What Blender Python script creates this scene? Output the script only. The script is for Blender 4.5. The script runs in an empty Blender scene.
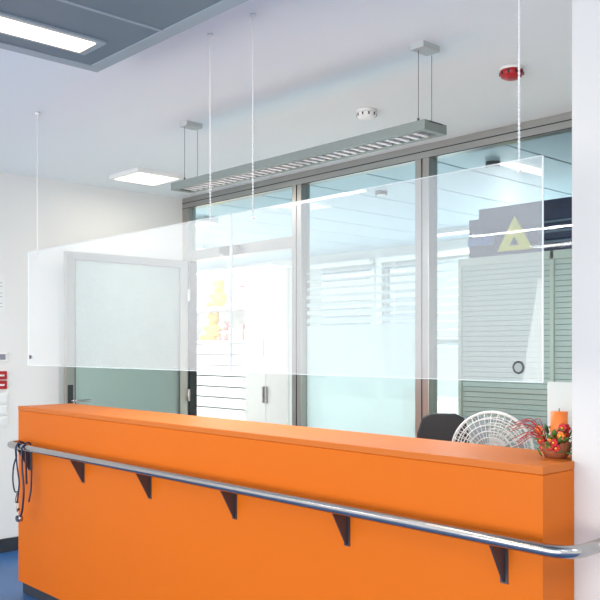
import bpy, bmesh, math, random
from mathutils import Vector, Matrix
random.seed(4)
scene=bpy.context.scene
scene.view_settings.view_transform='Standard'
scene.view_settings.look='None'
scene.view_settings.exposure=0.1

# ---------------------------------------------------------------- materials
def mat_p(name,col,rough=0.5,metal=0.0,emit=None,es=0,noise=0.0,nscale=8,bump=0.0,coat=0.0,stretch=None,spec=0.5):
    m=bpy.data.materials.new(name); m.use_nodes=True
    nt=m.node_tree; b=nt.nodes['Principled BSDF']
    b.inputs['Base Color'].default_value=(*col,1)
    b.inputs['Roughness'].default_value=rough
    b.inputs['Metallic'].default_value=metal
    b.inputs['Coat Weight'].default_value=coat
    b.inputs['Specular IOR Level'].default_value=spec
    if emit:
        b.inputs['Emission Color'].default_value=(*emit,1); b.inputs['Emission Strength'].default_value=es
    if noise>0 or bump>0:
        tc=nt.nodes.new('ShaderNodeTexCoord'); n=nt.nodes.new('ShaderNodeTexNoise')
        n.inputs['Scale'].default_value=nscale; n.inputs['Detail'].default_value=4
        src=tc.outputs['Object']
        if stretch:
            mp=nt.nodes.new('ShaderNodeMapping'); mp.inputs['Scale'].default_value=stretch
            nt.links.new(src,mp.inputs['Vector']); src=mp.outputs['Vector']
        nt.links.new(src,n.inputs['Vector'])
        if noise>0:
            mx=nt.nodes.new('ShaderNodeMix'); mx.data_type='RGBA'
            mx.inputs['A'].default_value=(*[c*(1-noise) for c in col],1)
            mx.inputs['B'].default_value=(*[min(1,c*(1+noise)) for c in col],1)
            nt.links.new(n.outputs['Fac'],mx.inputs['Factor'])
            nt.links.new(mx.outputs['Result'],b.inputs['Base Color'])
        if bump>0:
            bp=nt.nodes.new('ShaderNodeBump'); bp.inputs['Strength'].default_value=bump; bp.inputs['Distance'].default_value=0.002
            nt.links.new(n.outputs['Fac'],bp.inputs['Height']); nt.links.new(bp.outputs['Normal'],b.inputs['Normal'])
    return m

def mat_glass(name,tint,milk=0.0,milkcol=(0.9,0.95,0.95),refl=1.0,rough=0.02):
    m=bpy.data.materials.new(name); m.use_nodes=True
    nt=m.node_tree; nt.nodes.clear()
    out=nt.nodes.new('ShaderNodeOutputMaterial')
    tr=nt.nodes.new('ShaderNodeBsdfTransparent'); tr.inputs[0].default_value=(*tint,1)
    base=tr.outputs[0]
    if milk>0:
        d=nt.nodes.new('ShaderNodeBsdfDiffuse'); d.inputs[0].default_value=(*milkcol,1)
        t=nt.nodes.new('ShaderNodeBsdfTranslucent'); t.inputs[0].default_value=(*milkcol,1)
        m1=nt.nodes.new('ShaderNodeMixShader'); m1.inputs[0].default_value=0.5
        nt.links.new(d.outputs[0],m1.inputs[1]); nt.links.new(t.outputs[0],m1.inputs[2])
        m2=nt.nodes.new('ShaderNodeMixShader'); m2.inputs[0].default_value=milk
        nt.links.new(base,m2.inputs[1]); nt.links.new(m1.outputs[0],m2.inputs[2]); base=m2.outputs[0]
    g=nt.nodes.new('ShaderNodeBsdfGlossy'); g.inputs['Roughness'].default_value=rough
    # thin sheet: same reflectance from either side (avoids false total internal reflection)
    geo=nt.nodes.new('ShaderNodeNewGeometry')
    io=nt.nodes.new('ShaderNodeMath'); io.operation='MULTIPLY_ADD'
    io.inputs[1].default_value=-(1.5-1/1.5); io.inputs[2].default_value=1.5
    nt.links.new(geo.outputs['Backfacing'],io.inputs[0])
    fr=nt.nodes.new('ShaderNodeFresnel'); nt.links.new(io.outputs[0],fr.inputs[0])
    mu=nt.nodes.new('ShaderNodeMath'); mu.operation='MULTIPLY'; mu.inputs[1].default_value=refl
    nt.links.new(fr.outputs[0],mu.inputs[0])
    m3=nt.nodes.new('ShaderNodeMixShader'); nt.links.new(mu.outputs[0],m3.inputs[0])
    nt.links.new(base,m3.inputs[1]); nt.links.new(g.outputs[0],m3.inputs[2])
    nt.links.new(m3.outputs[0],out.inputs[0])
    return m

M={}
M['wall']=mat_p('wall_paint',(0.78,0.78,0.76),0.8,noise=0.015,nscale=3,bump=0.05)
M['pillar']=mat_p('pillar_paint',(0.70,0.685,0.66),0.75,noise=0.01,nscale=4,spec=.2)
M['ceil']=mat_p('ceiling_paint',(0.80,0.845,0.86),0.85,noise=0.01,nscale=2)
M['floor']=mat_p('blue_vinyl',(0.035,0.13,0.34),0.35,noise=0.12,nscale=30)
M['floor2']=mat_p('back_vinyl',(0.70,0.73,0.73),0.4,noise=0.05,nscale=20)
M['orange']=mat_p('orange_laminate',(0.67,0.142,0.003),0.5,noise=0.03,nscale=2,spec=.22)
M['orangetop']=mat_p('orange_laminate_top',(0.60,0.15,0.015),0.5,noise=0.03,nscale=2,spec=.3)
M['kick']=mat_p('black_kick',(0.03,0.035,0.045),0.5,noise=0.1)
M['steel']=mat_p('brushed_steel',(0.47,0.45,0.42),0.33,1.0,noise=0.15,nscale=6,stretch=(20,20,0.6))
M['steelh']=mat_p('brushed_steel_horizontal',(0.47,0.46,0.44),0.33,1.0,noise=0.15,nscale=6,stretch=(0.6,20,20))
M['rail']=mat_p('polished_steel',(0.45,0.43,0.42),0.22,1.0,noise=0.06,nscale=10,stretch=(0.5,10,10))
M['bracket']=mat_p('bracket_dark_steel',(0.10,0.09,0.10),0.4,0.7,noise=0.1)
M['dark']=mat_p('dark_plastic',(0.02,0.022,0.025),0.45,noise=0.1)
M['white']=mat_p('white_plastic',(0.82,0.82,0.80),0.4,noise=0.01)
M['red']=mat_p('red_plastic',(0.40,0.008,0.012),0.3,noise=0.03)
M['lampgrey']=mat_p('lamp_grey_metal',(0.26,0.30,0.28),0.4,0.3,noise=0.03)
M['mount']=mat_p('mount_grey',(0.50,0.53,0.52),0.5,0.1,noise=0.03)
M['slat']=mat_p('blind_slat',(0.34,0.41,0.44),0.5,0.1,noise=0.03)
M['louver']=mat_p('louver_white',(0.9,0.9,0.9),0.3,noise=0.02)
M['louverdark']=mat_p('louver_inside',(0.05,0.05,0.07),0.35,0.3,noise=0.05)
M['metalpanel']=mat_p('bluegrey_panel',(0.16,0.21,0.25),0.45,0.2,noise=0.05,nscale=5)
M['paneledge']=mat_p('panel_edge',(0.36,0.42,0.46),0.45,0.2,noise=0.03)
M['backceil']=mat_p('back_ceiling_panel',(0.45,0.57,0.65),0.35,0.1,noise=0.04)
M['warm']=mat_p('tube_glow',(1,0.9,0.75),0.5,emit=(1,0.82,0.60),es=1.5)
M['warm2']=mat_p('panel_glow',(1,0.95,0.85),0.5,emit=(1,0.88,0.70),es=1.3)
M['cool']=mat_p('cool_glow',(1,1,1),0.5,emit=(0.95,0.98,1),es=1.5)
M['acrylic']=mat_glass('acrylic_sheet',(0.985,0.997,0.995),0.18,(0.97,0.99,1.0),0.7)
M['acryedge']=mat_p('acrylic_edge',(0.85,0.9,0.9),0.3,noise=0.02)
M['glass']=mat_glass('partition_glass',(0.895,0.95,0.955),0.015,(0.8,0.9,0.9),0.7)
M['doorglass']=mat_glass('door_glass_frosted',(0.80,0.89,0.87),0.36,(0.70,0.79,0.77),1.2,0.05)
M['film']=mat_glass('frosted_film',(0.94,0.97,0.965),0.62,(0.92,0.95,0.94),0.5,0.3)
M['cream']=mat_p('cream_laminate',(0.70,0.70,0.60),0.5,noise=0.02)
M['shutter']=mat_p('tambour_slats',(0.64,0.66,0.60),0.45,noise=0.02)
M['groove']=mat_p('tambour_groove',(0.26,0.28,0.26),0.6,noise=0.02)
M['cab']=mat_p('white_laminate',(0.80,0.81,0.79),0.45,noise=0.01)
M['navy']=mat_p('navy_fabric',(0.003,0.010,0.055),0.85,noise=0.2,nscale=60,bump=0.3,spec=.15)
M['lime']=mat_p('reflective_lime',(0.90,0.74,0.01),0.5,noise=0.03)
M['greyband']=mat_p('grey_webbing',(0.14,0.18,0.24),0.7,noise=0.05)
M['yellow']=mat_p('yellow_plush',(0.9,0.55,0.03),0.7,noise=0.08,nscale=40)
M['blue']=mat_p('blue_plastic',(0.05,0.14,0.40),0.5,noise=0.05)
M['pink']=mat_p('pink_plastic',(0.7,0.3,0.25),0.5,noise=0.05)
M['steth']=mat_p('navy_rubber',(0.01,0.02,0.06),0.35,noise=0.05)
M['leaf']=mat_p('leaf_green',(0.06,0.16,0.03),0.55,noise=0.3,nscale=20)
M['petal']=mat_p('petal_red',(0.55,0.02,0.03),0.6,noise=0.2,nscale=30)
M['candle']=mat_p('candle_wax',(0.85,0.20,0.03),0.5,noise=0.05)
M['terra']=mat_p('terracotta',(0.35,0.10,0.04),0.7,noise=0.15,nscale=20)
M['paper']=mat_p('paper',(0.80,0.81,0.80),0.8,noise=0.01)
M['ink']=mat_p('ink_grey',(0.25,0.25,0.3),0.8,noise=0.05)
M['pull']=mat_p('drawer_pull',(0.45,0.47,0.5),0.4,noise=0.03)

# ---------------------------------------------------------------- builder
class B:
    def __init__(s): s.bm=bmesh.new(); s.mats=[]
    def mi(s,m):
        m=M[m]
        if m not in s.mats: s.mats.append(m)
        return s.mats.index(m)
    def _tag(s,faces,m,smooth=False):
        i=s.mi(m)
        for f in faces: f.material_index=i; f.smooth=smooth
    def box(s,a,b,m,rot=0,piv=None,mtx=None):
        x0,y0,z0=a;x1,y1,z1=b
        vs=[Vector(p) for p in [(x0,y0,z0),(x1,y0,z0),(x1,y1,z0),(x0,y1,z0),(x0,y0,z1),(x1,y0,z1),(x1,y1,z1),(x0,y1,z1)]]
        if rot:
            c=Vector(piv) if piv else (vs[0]+vs[6])/2
            R=Matrix.Rotation(rot,3,'Z'); vs=[R@(v-c)+c for v in vs]
        if mtx is not None: vs=[mtx@v for v in vs]
        v=[s.bm.verts.new(p) for p in vs]
        fs=[s.bm.faces.new([v[i] for i in q]) for q in [(3,2,1,0),(4,5,6,7),(0,1,5,4),(1,2,6,5),(2,3,7,6),(3,0,4,7)]]
        s._tag(fs,m); return s
    def prism(s,pts,ext,m):
        ext=Vector(ext); a=[s.bm.verts.new(Vector(p)) for p in pts]; b=[s.bm.verts.new(Vector(p)+ext) for p in pts]
        n=len(pts); fs=[s.bm.faces.new(a[::-1]),s.bm.faces.new(b)]
        for i in range(n): fs.append(s.bm.faces.new([a[i],a[(i+1)%n],b[(i+1)%n],b[i]]))
        s._tag(fs,m); return s
    def tube(s,pts,r,m,seg=12,close=False,cap=True,radii=None):
        pts=[Vector(p) for p in pts]; n=len(pts); rings=[]
        prev=None
        for i,p in enumerate(pts):
            if close: d=pts[(i+1)%n]-pts[i-1]
            else: d=pts[min(i+1,n-1)]-pts[max(i-1,0)]
            d.normalize()
            if prev is None:
                ref=Vector((0,0,1)) if abs(d.z)<0.9 else Vector((1,0,0))
                u=d.cross(ref).normalized()
            else:
                u=(prev-d*prev.dot(d)).normalized()
            prev=u; w=d.cross(u); rr=radii[i] if radii else r
            rings.append([s.bm.verts.new(p+(u*math.cos(2*math.pi*k/seg)+w*math.sin(2*math.pi*k/seg))*rr) for k in range(seg)])
        fs=[]
        rng=n if close else n-1
        for i in range(rng):
            A=rings[i];C=rings[(i+1)%n]
            for k in range(seg): fs.append(s.bm.faces.new([A[k],A[(k+1)%seg],C[(k+1)%seg],C[k]]))
        s._tag(fs,m,True)
        if cap and not close: s._tag([s.bm.faces.new(rings[0][::-1]),s.bm.faces.new(rings[-1])],m)
        return s
    def cyl(s,p0,p1,r,m,r2=None,seg=24):
        return s.tube([p0,p1],r,m,seg=seg,radii=[r,r2 if r2 is not None else r])
    def lathe(s,c,prof,m,seg=32):
        return s.tube([Vector(c)+Vector((0,0,z)) for r,z in prof],1,m,seg=seg,radii=[max(r,1e-4) for r,z in prof])
    def sph(s,c,r,m,sc=(1,1,1),sub=2,rot=None):
        mt=Matrix.Translation(Vector(c))@(rot.to_4x4() if rot else Matrix.Identity(4))@Matrix.Diagonal((*sc,1))
        g=bmesh.ops.create_icosphere(s.bm,subdivisions=sub,radius=r,matrix=mt)
        fs=set()
        for v in g['verts']: fs.update(v.link_faces)
        s._tag(fs,m,True); return s
    def out(s,name,bevel=0,seg=2):
        bmesh.ops.recalc_face_normals(s.bm,faces=s.bm.faces)
        me=bpy.data.meshes.new(name); s.bm.to_mesh(me); s.bm.free()
        for m in s.mats: me.materials.append(m)
        o=bpy.data.objects.new(name,me); scene.collection.objects.link(o)
        if bevel:
            md=o.modifiers.new('bevel','BEVEL'); md.width=bevel; md.segments=seg; md.limit_method='ANGLE'; md.angle_limit=math.radians(50)
        return o

def arc(c,r,a0,a1,n,ax1,ax2):
    c=Vector(c);ax1=Vector(ax1);ax2=Vector(ax2)
    return [c+ax1*r*math.cos(a0+(a1-a0)*i/n)+ax2*r*math.sin(a0+(a1-a0)*i/n) for i in range(n+1)]
def spl(pts,n=8):
    P=[Vector(p) for p in pts]; P=[2*P[0]-P[1]]+P+[2*P[-1]-P[-2]]; o=[]
    for i in range(1,len(P)-2):
        for k in range(n):
            t=k/n; a,b,c,d=P[i-1:i+3]
            o.append(0.5*((2*b)+(c-a)*t+(2*a-5*b+4*c-d)*t*t+(3*b-a-3*c+d)*t**3))
    o.append(P[-2]); return o

H=2.79; XL=-6.0; YP=4.2; XR=-1.353
# ---------------------------------------------------------------- shell
B().box((XL-.1,-4,-.1),(4,2.8,0),'floor').out('floor')
B().box((XL-.1,2.8,-.1),(4,YP+.05,0),'floor2').out('floor_staff_bounce')  # unseen floor, made pale to bounce light up to the ceiling
B().box((-12.2,YP+.05,-.1),(XR+2,8.3,0),'floor2').out('floor_back_room')
B().box((XL-.1,-4,H),(4,YP+.08,H+.1),'ceil').out('ceiling')
c=B().box((-12.2,YP+.08,H+.02),(XR+2,8.3,H+.12),'backceil')
x=-12.0
while x<0.5:
    c.box((x,YP+.09,H),(x+.58,8.2,H+.02),'backceil'); x+=.6
c.out('ceiling_back_room')
B().box((XL-.1,-4,0),(XL,YP+.08,H),'wall').out('wall_left')
B().box((-12.2,YP,0),(XL-.1,YP+.08,H),'wall').out('wall_back_room_front')
B().box((-12.2,YP+.08,0),(-12.1,8.2,H),'wall').out('wall_back_room_left')
B().box((XR,2.43,0),(XR+1.2,YP+.08,H),'pillar').out('wall_right',.004)
B().box((XR+1.2,YP+.08,0),(XR+1.3,8.2,H),'wall').out('wall_back_room_right')
# back wall with windows
wins=[(-11.0,-9.2),(-9.1,-7.35),(-7.25,-5.5),(-5.2,-3.4),(-3.0,-1.4)]
w=B().box((-12.2,8.2,0),(XR+1.3,8.35,.85),'wall').box((-12.2,8.2,2.62),(XR+1.3,8.35,H),'wall')
px=-12.2
for a,b in wins:
    w.box((px,8.2,.85),(a,8.35,2.62),'wall'); px=b
w.box((px,8.2,.85),(XR+1.3,8.35,2.62),'wall'); w.out('wall_back')
for i,(a,b) in enumerate(wins):
    k=B()
    for (p,q) in [((a,8.24,.85),(a+.06,8.3,2.62)),((b-.06,8.24,.85),(b,8.3,2.62)),((a+.06,8.24,.85),(b-.06,8.3,.91)),((a+.06,8.24,2.56),(b-.06,8.3,2.62)),((a+.06,8.24,1.55),(b-.06,8.3,1.6))]:
        k.box(p,q,'mount')
    k.box((a+.06,8.265,.91),(b-.06,8.275,2.56),'glass')
    k.out('window_%d'%(i+1),.003)
    k=B().box((a+.02,8.1,2.6),(b-.02,8.19,2.66),'white')
    z=2.52; j=0
    while z>(1.75 if i!=2 else 1.5):
        rr=Matrix.Translation((0,8.15,z))@Matrix.Rotation(math.radians(25),4,'X')
        k.box((a+.04,-.035,-.004),(b-.04,.035,.004),'slat',mtx=rr)
        z-=.1
    for xx in (a+.25,b-.25): k.box((xx,8.145,z+.05),(xx+.012,8.155,2.6),'white')
    k.out('venetian_blind')

# baseboards
B().box((XL,-4,0),(XL+.015,2.95,.1),'kick').out('baseboard_left',.003)
B().box((XR+.002,2.415,0),(XR+1.2,2.43,.1),'kick').out('baseboard_right',.003)

# ---------------------------------------------------------------- partition frame
F=B()
y0,y1=YP,YP+.08
F.box((XL,y0,2.70),(XR,y1,H),'steelh')
F.box((XL,y0-.004,2.742),(XR,y0+.001,2.748),'dark').box((XL,y0-.004,2.697),(XR,y0+.001,2.703),'bracket')
F.box((XL,y0,0),(XL+.09,y1,2.70),'steel')
for a,b in [(-4.585,-4.485),(-3.42,-3.31),(-2.25,-2.15)]:
    F.box((a,y0-.01,0),(b,y1,2.70),'steel')
    F.box(((a+b)/2-.004,y0-.014,0),((a+b)/2+.004,y0-.009,2.70),'dark')
F.box((XL+.09,y0,2.245),(-4.585,y1,2.33),'steelh')
for a,b in [(-4.485,-3.42),(-3.31,-2.25),(-2.15,XR)]:
    F.box((a,y0,0),(b,y1,.1),'steelh')
F.box((XL+.09,y0+.005,0),(XL+.105,y1,2.245),'dark')
F.out('trim_partition_frame',.004)
def pane(n,a,b,z0,z1,film=None):
    k=B().box((a,y0+.035,z0),(b,y0+.045,z1),'glass')
    if film: k.box((a+.002,y0+.047,film[0]),(b-.002,y0+.049,film[1]),'film')
    k.out(n)
pane('window_transom',XL+.09,-4.585,2.33,2.70)
k=B().box((-4.485,y0+.035,.1),(-3.42,y0+.045,2.7),'glass')
k.box((-4.483,y0+.047,.1),(-3.422,y0+.049,1.66),'film')
for i in range(7):
    z=1.68+i*.06; k.box((-4.483,y0+.047,z),(-3.422,y0+.049,z+.034-.004*i),'film')
k.out('window_partition_frosted')
pane('window_partition_clear',-3.31,-2.25,.1,2.7)
pane('window_partition_side',-2.15,XR,.1,2.7)

# door leaf, open 90 deg alongside left wall
D=B(); xd0,xd1=-5.905,-5.86; ya,yb=3.04,4.17; zt=2.238
D.box((xd0,ya,.01),(xd1,ya+.07,zt),'steel').box((xd0,yb-.09,.01),(xd1,yb,zt),'steel')
D.box((xd0,ya+.07,zt-.06),(xd1,yb-.09,zt),'steelh').box((xd0,ya+.07,.01),(xd1,yb-.09,.14),'steelh')
D.box((xd0+.018,ya+.07,.14),(xd0+.026,yb-.09,zt-.06),'doorglass')
D.box((xd0-.002,ya+.012,.95),(xd1+.004,ya+.055,1.22),'dark')
D.cyl((xd1,ya+.034,1.10),(xd1+.055,ya+.034,1.10),.011,'rail')
D.tube([(xd1+.055,ya+.034,1.10),(xd1+.06,ya+.06,1.10),(xd1+.06,ya+.17,1.10)],.010,'rail')
for z in (.3,1.1,1.95): D.cyl((xd1+.012,yb-.01,z-.05),(xd1+.012,yb-.01,z+.05),.012,'steel')
for a,b in [((xd1,ya+.07,.14),(xd1+.003,ya+.078,zt-.06)),((xd1,yb-.098,.14),(xd1+.003,yb-.09,zt-.06)),((xd1,ya+.07,zt-.068),(xd1+.003,yb-.09,zt-.06))]: D.box(a,b,'bracket')
D.box((xd1,yb-.012,.02),(xd1+.004,yb,zt),'dark')
D.out('door_1',.002)
B().box((-5.42,YP-.045,2.262),(-5.20,YP,2.318),'dark').box((-5.36,YP-.05,2.24),(-5.26,YP-.03,2.262),'dark').out('door_closer',.004)

# ---------------------------------------------------------------- counter
C=B(); cx0,cx1,cy0,cy1=-4.94,-1.342,2.243,2.60
def lsh(o,z0,z1,m,e=0):
    C.prism([(cx0+o,cy0+o-e,z0),(cx1-o+e*.5,cy0+o-e,z0),(cx1-o+e*.5,2.428,z0),(XR-.003,2.428,z0),(XR-.003,cy1-o,z0),(cx0+o,cy1-o,z0)],(0,0,z1-z0),m)
lsh(0,.075,1.118,'orange')
lsh(0,1.1195,1.145,'orangetop',.002)
lsh(.003,1.117,1.122,'orange')
lsh(.02,0,.076,'kick')
C.out('reception_counter',.003)
C=B()
C.box((cx0,cy1+.012,.70),(XR-.005,3.2,.74),'cab')
for xx in (cx0,-3.1,XR-.05): C.box((xx,cy1+.012,0),(xx+.03,3.15,.70),'cab')
C.out('work_desk',.003)

# handrail
R=B(); yr,zr,rr=2.165,.919,.0195
pts=[(-4.92,cy0,zr)]
pts+=arc((-4.86,yr+.06,zr),.06,math.pi,1.5*math.pi,8,(1,0,0),(0,1,0))
pts+=[(x_,yr,zr) for x_ in (-4.5,-4,-3.5,-3,-2.5,-2,-1.6)]
pts+=arc((cx1+.06,yr+.075,zr),.075,-.5*math.pi,0,8,(1,0,0),(0,1,0))
pts+=[(cx1+.135,2.43,zr)]
R.tube(pts,rr,'rail',seg=20)
R.cyl((cx1+.135,2.418,zr),(cx1+.135,2.43,zr),.036,'rail')
for x_ in (-4.785,-4.13,-3.475,-2.815,-2.15,-1.475):
    R.prism([(x_-.004,cy0,zr-.018),(x_-.004,yr-.004,zr-.016),(x_-.004,yr+.008,zr-.034),(x_-.004,cy0-.008,zr-.145),(x_-.004,cy0,zr-.145)],(.008,0,0),'bracket')
    R.box((x_-.014,cy0-.004,zr-.15),(x_+.014,cy0,zr-.018),'bracket')
R.out('handrail')

# stethoscope over rail
S=B(); dy=yr-2.15
def o(p): return (p[0],p[1]+dy,p[2])
S.tube(spl([o(p) for p in [(-4.74,2.125,.86),(-4.735,2.122,.92),(-4.735,2.15,.946),(-4.735,2.178,.92),(-4.73,2.18,.80),(-4.70,2.17,.70)]]),.006,'steth')
S.tube(spl([o(p) for p in [(-4.74,2.125,.86),(-4.765,2.12,.80),(-4.775,2.12,.72),(-4.75,2.12,.66),(-4.715,2.12,.66)]]),.0045,'steth')
S.tube(spl([o(p) for p in [(-4.74,2.125,.86),(-4.715,2.12,.80),(-4.69,2.12,.72),(-4.70,2.12,.66),(-4.715,2.12,.60)]]),.0045,'steth')
S.tube(spl([o(p) for p in [(-4.66,2.122,.92),(-4.66,2.15,.946),(-4.66,2.178,.92),(-4.66,2.18,.7),(-4.67,2.17,.6)]]),.005,'steth')
S.tube(spl([o(p) for p in [(-4.66,2.122,.92),(-4.65,2.12,.8),(-4.63,2.12,.68),(-4.65,2.12,.56),(-4.68,2.12,.52)]]),.006,'steth')
S.tube(spl([o(p) for p in [(-4.715,2.12,.66),(-4.74,2.12,.60),(-4.72,2.12,.545),(-4.70,2.12,.56)]]),.003,'rail')
S.cyl(o((-4.68,2.105,.51)),o((-4.68,2.13,.51)),.02,'rail').cyl(o((-4.68,2.10,.51)),o((-4.68,2.105,.51)),.017,'steth')
S.sph(o((-4.715,2.12,.60)),.008,'dark').sph(o((-4.70,2.12,.56)),.008,'dark')
S.out('stethoscope')

# ---------------------------------------------------------------- hanging acrylic screens
ys=2.08
def screen(xa,xb,z0,z1,cords,holes):
    k=B().box((xa,ys-.0025,z0),(xb,ys+.0025,z1),'acrylic')
    e=.0015
    k.box((xa-e,ys-.003,z0),(xa,ys+.003,z1),'acryedge').box((xb,ys-.003,z0),(xb+e,ys+.003,z1),'acryedge')
    k.box((xa,ys-.003,z0-e),(xb,ys+.003,z0),'acryedge').box((xa,ys-.003,z1),(xb,ys+.003,z1+e),'acryedge')
    for x_ in cords:
        k.cyl((x_,ys,z1-.02),(x_,ys,H),.0022,'white',seg=6)
        z=z1
        while z<H:
            k.sph((x_,ys,z),.0045,'white',sub=1); z+=.013
        k.cyl((x_,ys-.006,z1-.03),(x_,ys+.006,z1-.03),.006,'white')
        k.cyl((x_,ys,H-.015),(x_,ys,H),.012,'white')
    for (x_,z,r) in holes:
        k.tube(arc((x_,ys-.004,z),r,0,2*math.pi*23/24,23,(1,0,0),(0,0,1)),.003,'bracket',seg=8,close=True)
        k.cyl((x_,ys-.005,z),(x_,ys+.005,z),r*.8,'lampgrey')
    k.out('hanging_acrylic_screen')
screen(-4.45,-2.64,1.405,2.033,(-4.34,-2.773),((-4.42,1.45,.008),))
screen(-2.63,-1.245,1.405,2.033,(-2.50,-1.32),((-1.32,1.445,.016),))

# ---------------------------------------------------------------- linear louvre pendant
L=B(); lx0,lx1,ly0,ly1,lz0,lz1=-4.05,-2.198,2.755,2.905,2.41,2.452
L.box((lx0,ly0,lz0),(lx1,ly0+.028,lz1),'lampgrey').box((lx0,ly1-.028,lz0),(lx1,ly1,lz1),'lampgrey')
L.box((lx0,ly0+.028,lz1-.006),(lx1,ly1-.028,lz1),'louverdark')
L.box((lx0,ly0+.028,lz0),(lx0+.03,ly1-.028,lz1-.006),'lampgrey').box((lx1-.03,ly0+.028,lz0),(lx1,ly1-.028,lz1-.006),'lampgrey')
n=34
for i in range(1,n):
    x_=lx0+.03+(lx1-lx0-.06)*i/n
    L.prism([(x_-.011,ly0+.028,lz0+.001),(x_+.011,ly0+.028,lz0+.001),(x_+.002,ly0+.028,lz1-.012),(x_-.002,ly0+.028,lz1-.012)],(0,ly1-ly0-.056,0),'louver')
for wx in (-3.955,-2.255):
    for d_ in (-.045,.045):
        L.cyl((wx,2.83+d_,lz1),(wx,2.83+d_,H-.03),.0015,'bracket',seg=6)
        L.cyl((wx,2.83+d_,lz1),(wx,2.83+d_,lz1+.02),.005,'bracket',seg=10)
    L.box((wx-.035,2.775,H-.025),(wx+.035,2.885,H),'mount')
L.out('linear_pendant_lamp',.002)

# detectors
def det(name,x_,y_,mt,mt2):
    k=B(); k.cyl((x_,y_,H-.012),(x_,y_,H),.055,'white')
    k.lathe((x_,y_,H),[(.052,-.012),(.054,-.028),(.046,-.042),(.030,-.050),(.0,-.052)],mt)
    for i in range(10):
        a=i*math.pi/5; k.box((x_+.05,y_-.004,H-.034),(x_+.056,y_+.004,H-.02),mt2,rot=a,piv=(x_,y_,H-.03))
    k.out(name)
det('smoke_detector',-3.085,3.37,'white','bracket')
det('fire_alarm_sounder',-2.167,3.352,'red','dark')

# square ceiling light
k=B(); sx,sy,sh=-5.36,3.43,.20
k.box((sx-sh,sy-sh,H-.03),(sx+sh,sy+sh,H),'white').box((sx-sh+.03,sy-sh+.03,H-.034),(sx+sh-.03,sy+sh-.03,H-.029),'warm2')
k.out('square_ceiling_light',.003)

# suspended dark panel unit upper left
k=B(); zb=2.69
k.box((-3.25,-1.2,zb+.004),(-.6,1.83,H),'metalpanel')
for a,b in [((-3.25,-1.2,zb),(-3.19,1.83,zb+.004)),((-3.19,1.77,zb),(-.6,1.83,zb+.004)),((-2.67,-1.2,zb),(-2.655,1.77,zb+.004)),((-1.9,-1.2,zb),(-1.885,1.77,zb+.004))]: k.box(a,b,'paneledge')
k.box((-3.085,-1.1,zb-.004),(-2.905,1.68,zb+.004),'paneledge')
k.box((-3.06,-1.0,zb-.008),(-2.93,1.645,zb-.003),'warm')
for j in range(5): k.box((-3.19,1.2-j*.6,zb+.001),(-3.085,1.21-j*.6,zb+.004),'paneledge').box((-2.905,1.2-j*.6,zb+.001),(-.6,1.21-j*.6,zb+.004),'paneledge')
k.out('ceiling_light_panel')

# ---------------------------------------------------------------- left wall things
k=B()
k.box((XL,2.42,1.76),(XL+.004,2.62,2.04),'paper')
for i in range(9): k.box((XL+.0045,2.45,2.0-i*.025),(XL+.005,2.60 if i%3 else 2.56,2.006-i*.025),'pull')
k.out('wall_notice')
k=B()
for z in (1.40,): k.box((XL,2.54,z),(XL+.012,2.64,z+.07),'white').box((XL+.012,2.56,z+.015),(XL+.018,2.62,z+.055),'ink')
k.out('wall_thermostat',.003)
k=B()
for z in (1.20,1.27): k.box((XL,2.53,z),(XL+.02,2.63,z+.06),'red').box((XL+.02,2.55,z+.022),(XL+.024,2.61,z+.036),'paper')
k.out('fire_call_point',.003)
k=B()
for i in range(3):
    z=.92+i*.085; k.box((XL,2.55,z),(XL+.01,2.64,z+.08),'white').box((XL+.01,2.565,z+.012),(XL+.016,2.625,z+.068),'paper')
k.out('light_switch_panel',.002)

# ---------------------------------------------------------------- desk fan
def fan(cx,cy,cz,r,yaw):
    k=B(); R3=Matrix.Rotation(yaw,3,'Z'); c=Vector((cx,cy,cz))
    ux=R3@Vector((1,0,0)); uz=Vector((0,0,1)); un=R3@Vector((0,-1,0))
    for side in (1,-1):
        for f in (1,.85,.7,.55,.4,.25):
            dep=.055*math.sqrt(max(0,1-f*f))+ (0.012 if f==1 else .012)
            k.tube(arc(c+un*side*dep,r*f,0,2*math.pi*35/36,35,ux,uz),.0022 if f<1 else .005,'white',seg=6,close=True)
        for i in range(36):
            a=2*math.pi*i/36; d=ux*math.cos(a)+uz*math.sin(a)
            k.tube([c+d*r*f+un*side*(.055*math.sqrt(max(0,1-f*f))+.012) for f in (.2,.5,.75,.92,1)],.0014,'white',seg=5)
        k.cyl(c+un*side*.06,c+un*side*.072,r*.2,'white')
    k.cyl(c-un*.06,c-un*.15,.055,'white',r2=.04)
    k.cyl(c+un*.02,c-un*.06,.03,'white')
    for b in range(3):
        a0=b*2*math.pi/3; P=[]
        for t,rr_ in ((-.1,.03),(-.35,r*.85),(.25,r*.88),(.55,r*.5),(.3,.03)):
            P.append(c+(ux*math.cos(a0+t)+uz*math.sin(a0+t))*rr_+un*(t*.04))
        k.prism(P,un*.003,'slat')
    k.tube([c-un*.10,c-un*.10-uz*.08,(cx-un.x*.05,cy-un.y*.05,.80),(cx-un.x*.05,cy-un.y*.05,.75)],.017,'white')
    k.lathe((cx-un.x*.05,cy-un.y*.05,.741),[(.10,0),(.105,.01),(.09,.025),(.03,.035)],'white')
    k.out('desk_fan')
fan(-2.0,2.95,1.07,.165,.45)

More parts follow.
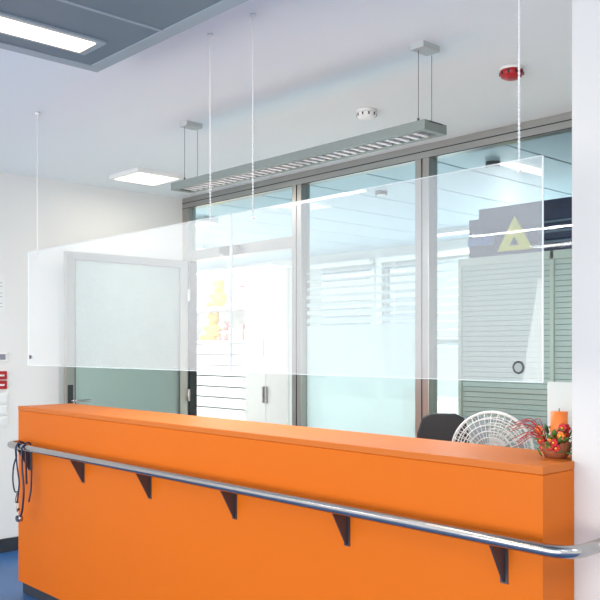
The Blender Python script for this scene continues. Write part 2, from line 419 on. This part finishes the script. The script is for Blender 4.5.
# office chair
k=B(); cx,cy=-2.76,3.60
mt=Matrix.Translation((cx,cy,0))@Matrix.Rotation(math.radians(35),4,'Z')
k.box((-.23,-.22,.44),(.23,.22,.52),'dark',mtx=mt)
prof=[(-.20,.62),(-.22,.75),(-.21,1.0),(-.17,1.09),(-.1,1.115),(.1,1.115),(.17,1.09),(.21,1.0),(.22,.75),(.20,.62)]
k.prism([mt@Vector((a*.68,.20+.03*abs(a),z+.02)) for a,z in prof],mt.to_3x3()@Vector((0,.045,0)),'dark')
k.tube([mt@Vector(p) for p in ((0,.26,.8),(0,.28,.6),(0,.24,.44),(0,.05,.42))],.02,'dark')
k.cyl(mt@Vector((0,0,.12)),mt@Vector((0,0,.44)),.025,'bracket')
for i in range(5):
    a=i*2*math.pi/5; e=mt@Vector((.28*math.cos(a),.28*math.sin(a),.07)); k.tube([mt@Vector((0,0,.12)),e],.018,'dark'); k.sph((e.x,e.y,.03),.03,'dark')
for s_ in (-1,1): k.tube([mt@Vector(p) for p in ((s_*.23,.15,.48),(s_*.27,.12,.66),(s_*.27,-.12,.68))],.015,'dark')
k.out('office_chair',.01,3)

# flower arrangement
k=B(); fx,fy,fz=-1.425,2.46,1.145
k.lathe((fx,fy,fz),[(.035,0),(.042,.02),(.046,.05),(.042,.052)],'terra')
k.cyl((fx+.012,fy,fz+.05),(fx+.012,fy,fz+.15),.027,'candle'); k.cyl((fx+.012,fy,fz+.15),(fx+.012,fy,fz+.16),.0015,'dark',seg=6)
for i in range(60):
    a=random.uniform(0,6.28); e=random.uniform(-.7,1.0); r=random.uniform(.03,.064)
    p=Vector((fx+r*math.cos(a)*.9,fy+r*math.sin(a),fz+.05+.05*e))
    rot=Matrix.Rotation(a,3,'Z')@Matrix.Rotation(random.uniform(-1.2,.2),3,'Y')
    k.sph(p,.020,'leaf',sc=(1,.45,.08),sub=1,rot=rot)
for i in range(17):
    a=random.uniform(2.2,6.6); r=random.uniform(.035,.06); c_=Vector((fx+r*math.cos(a)*.9,fy+r*math.sin(a),fz+.03+random.uniform(0,.075)))
    for j in range(6):
        b=j*math.pi/3; k.sph(c_+Vector((.008*math.cos(b),-.002,.008*math.sin(b))),.007,'petal' if i%3 else 'candle',sc=(1,.5,1),sub=1)
    k.sph(c_+Vector((0,-.006,0)),.004,'yellow',sub=1)
for i in range(20):
    a=math.radians(random.uniform(120,240)); l=random.uniform(.08,.15); h=random.uniform(-.02,.07)
    p0=Vector((fx-.02,fy-.02,fz+.05)); p1=p0+Vector((math.cos(a)*l*.5,math.sin(a)*l*.3,h*.7+.02)); p2=p0+Vector((math.cos(a)*l,math.sin(a)*l*.6,max(h-.01,-.045)))
    k.tube(spl([p0,p1,p2],5),.0013,'red',seg=5)
k.out('flower_arrangement')
# leaflet holder behind
k=B().box((-1.53,2.555,1.1455),(-1.37,2.598,1.16),'acryedge').box((-1.53,2.59,1.16),(-1.37,2.594,1.36),'acrylic').box((-1.525,2.578,1.16),(-1.375,2.586,1.385),'film').box((-1.53,2.56,1.16),(-1.37,2.563,1.22),'acrylic')
k.out('leaflet_holder')

# ---------------------------------------------------------------- back room furniture
k=B().box((-3.88,5.3,.05),(-2.3,5.85,2.18),'cream').box((-3.86,5.32,0),(-2.32,5.83,.05),'kick')
for a,b in [(-3.88,-3.85),(-3.10,-3.07),(-2.33,-2.30)]: k.box((a,5.27,.05),(b,5.30,2.18),'cream')
k.box((-3.85,5.27,2.12),(-2.33,5.30,2.18),'cream')
for a,b in [(-3.85,-3.10),(-3.07,-2.33)]:
    k.box((a,5.294,.07),(b,5.30,2.12),'groove')
    z=.07
    while z<2.09:
        k.box((a,5.284,z),(b,5.295,z+.034),'shutter'); z+=.038
    k.box((a,5.272,.95),(b,5.285,.985),'pull')
k.out('tambour_cabinet',.002)
# emergency bag
k=B(); k.box((-3.80,5.30,2.185),(-2.50,5.75,2.47),'navy')
k.box((-3.74,5.34,2.46),(-2.55,5.70,2.55),'navy')
k.prism([(-3.54,5.285,2.21),(-3.25,5.285,2.21),(-3.395,5.285,2.46)],(0,.02,0),'lime')
k.prism([(-3.435,5.282,2.245),(-3.355,5.282,2.245),(-3.395,5.282,2.31)],(0,.005,0),'navy')
for z in (2.24,2.31,2.38): k.box((-3.20,5.288,z),(-2.51,5.305,z+.014),'greyband')
k.box((-3.805,5.288,2.27),(-3.58,5.305,2.33),'blue')
k.out('emergency_bag',.025,3)
# white cupboard
k=B().box((-6.1,5.0,0),(-5.5,5.4,2.22),'cab').box((-6.095,4.98,.08),(-5.803,5.0,2.21),'cab').box((-5.797,4.98,.08),(-5.505,5.0,2.21),'cab')
k.box((-5.83,4.955,1.0),(-5.815,4.98,1.15),'rail').box((-5.785,4.955,1.0),(-5.77,4.98,1.15),'rail')
k.box((-5.95,4.976,1.42),(-5.83,4.98,1.60),'pull').box((-5.945,4.974,1.425),(-5.835,4.977,1.595),'paper')
k.out('tall_cupboard',.004)
# shelf + toys + drawers
k=B(); a,b=-8.3,-6.45; y=5.6
k.box((a,y,0),(a+.03,y+.45,2.35),'cab').box((b-.03,y,0),(b,y+.45,2.35),'cab').box((a+.03,y+.43,0),(b-.03,y+.45,2.35),'cab')
for z in (0,1.55,1.92,2.32): k.box((a+.03,y,z),(b-.03,y+.43,z+.03),'cab')
for i in range(13):
    z=.04+i*.116
    k.box((a+.035,y-.015,z),(b-.035,y+.01,z+.104),'cab')
    for j in range(3):
        x0=a+.035+j*.6; k.box((x0+.2,y-.025,z+.085),(x0+.4,y-.015,z+.095),'pull')
k.out('storage_shelf',.003)
def toy(x_,y_,z_,s,m):
    k=B(); k.sph((x_,y_,z_+.09*s),.09*s,m,sc=(1,.8,1)).sph((x_,y_-.01,z_+.21*s),.065*s,m)
    for sg in (-1,1):
        k.sph((x_+sg*.05*s,y_,z_+.265*s),.024*s,m,sub=1).sph((x_+sg*.095*s,y_-.02,z_+.12*s),.035*s,m,sc=(1.3,1,.8),sub=1).sph((x_+sg*.06*s,y_-.08*s,z_+.032*s),.032*s,m,sc=(1,1.5,1),sub=1)
        k.sph((x_+sg*.02*s,y_-.07*s,z_+.225*s),.007*s,'dark',sub=1)
    k.sph((x_,y_-.07*s,z_+.195*s),.022*s,'cab',sub=1)
    k.out('plush_toy')
toy(-7.60,5.75,1.58,1.15,'yellow'); toy(-7.38,5.75,1.58,.75,'pink'); toy(-7.5,5.75,1.95,1.1,'yellow')
k=B(); x_=-7.1
while x_<-6.6:
    w_=random.uniform(.03,.07); h=random.uniform(.18,.27); k.box((x_,5.7,1.95),(x_+w_,5.95,1.95+h),random.choice(['paper','pink','paper','pull','yellow'])); x_+=w_+.004
k.out('shelf_binders',.002)
k=B()
for i in range(4): k.box((-7.2+i*.13,5.65,1.58),(-7.09+i*.13,5.9,1.70+.05*(i%2)),['paper','pink','pull','blue'][i])
k.out('storage_boxes',.003)

# back room ceiling lights
BL=[(-5.2,7.4),(-7.4,5.0),(-9.2,6.3)]
for i,(x_,y_) in enumerate(BL):
    B().box((x_-.75,y_-.09,H-.05),(x_+.75,y_+.09,H),'mount').box((x_-.73,y_-.07,H-.055),(x_+.73,y_+.07,H-.049),'cool').out('back_ceiling_light',.002)
for (x_,y_) in [(-3.35,4.95),(-4.6,5.2),(-2.7,5.1)]:
    B().cyl((x_,y_,H-.03),(x_,y_,H),.05,'dark').cyl((x_,y_,H-.034),(x_,y_,H-.03),.035,'white').out('recessed_downlight')

# ---------------------------------------------------------------- lights
def area(n,loc,sx,sy,p,col=(1,1,1),rot=(0,0,0)):
    l=bpy.data.lights.new(n,'AREA'); l.shape='RECTANGLE'; l.size=sx; l.size_y=sy; l.energy=p; l.color=col
    o=bpy.data.objects.new(n,l); o.location=loc; o.rotation_euler=rot; scene.collection.objects.link(o); return o
for i,(x_,y_) in enumerate([(-5,-.6),(.8,.2),(1.2,2.0)]):  # luminaires added out of view to light the front area
    B().box((x_-.6,y_-.15,H-.04),(x_+.6,y_+.15,H),'lampgrey').box((x_-.58,y_-.13,H-.045),(x_+.58,y_+.13,H-.039),'cool').out('offscreen_fill_lamp',.002)
    area('offscreen_fill_light',(x_,y_,H-.06),1.1,.25,18,(1,.97,.93))
area('tube_light',(-3.0,.3,zb-.02),.12,2.5,18,(1,.88,.7))
area('square_light',(sx,sy,H-.05),.36,.36,4,(1,.92,.8))
area('pendant_fill',((lx0+lx1)/2,2.83,lz0-.01),1.8,.09,42,(.98,.99,1))  # fill added below the pendant; its bounce brightens the ceiling
# added soft fill behind the viewer, tilted up to brighten counter and ceiling
area('front_fill',(-1.5,-3.8,1.2),7,2.2,240,(1,.985,.96),(math.radians(90+16),0,0))
for (x_,y_),e in zip(BL,(165,50,130)): area('back_light',(x_,y_,H-.07),1.4,.13,e,(.98,1,1))

w=bpy.data.worlds.new('World'); scene.world=w; w.use_nodes=True
bg=w.node_tree.nodes['Background']; bg.inputs[0].default_value=(.96,.985,1,1); bg.inputs[1].default_value=1.3

cam=bpy.data.cameras.new('Camera'); co=bpy.data.objects.new('Camera',cam); scene.collection.objects.link(co)
co.location=(0,0,1.5); co.rotation_euler=(math.pi/2,0,math.atan2(.732,.682))
cam.sensor_width=36; cam.lens=839.5/600*36; cam.shift_y=.08; cam.clip_start=.05
scene.camera=co
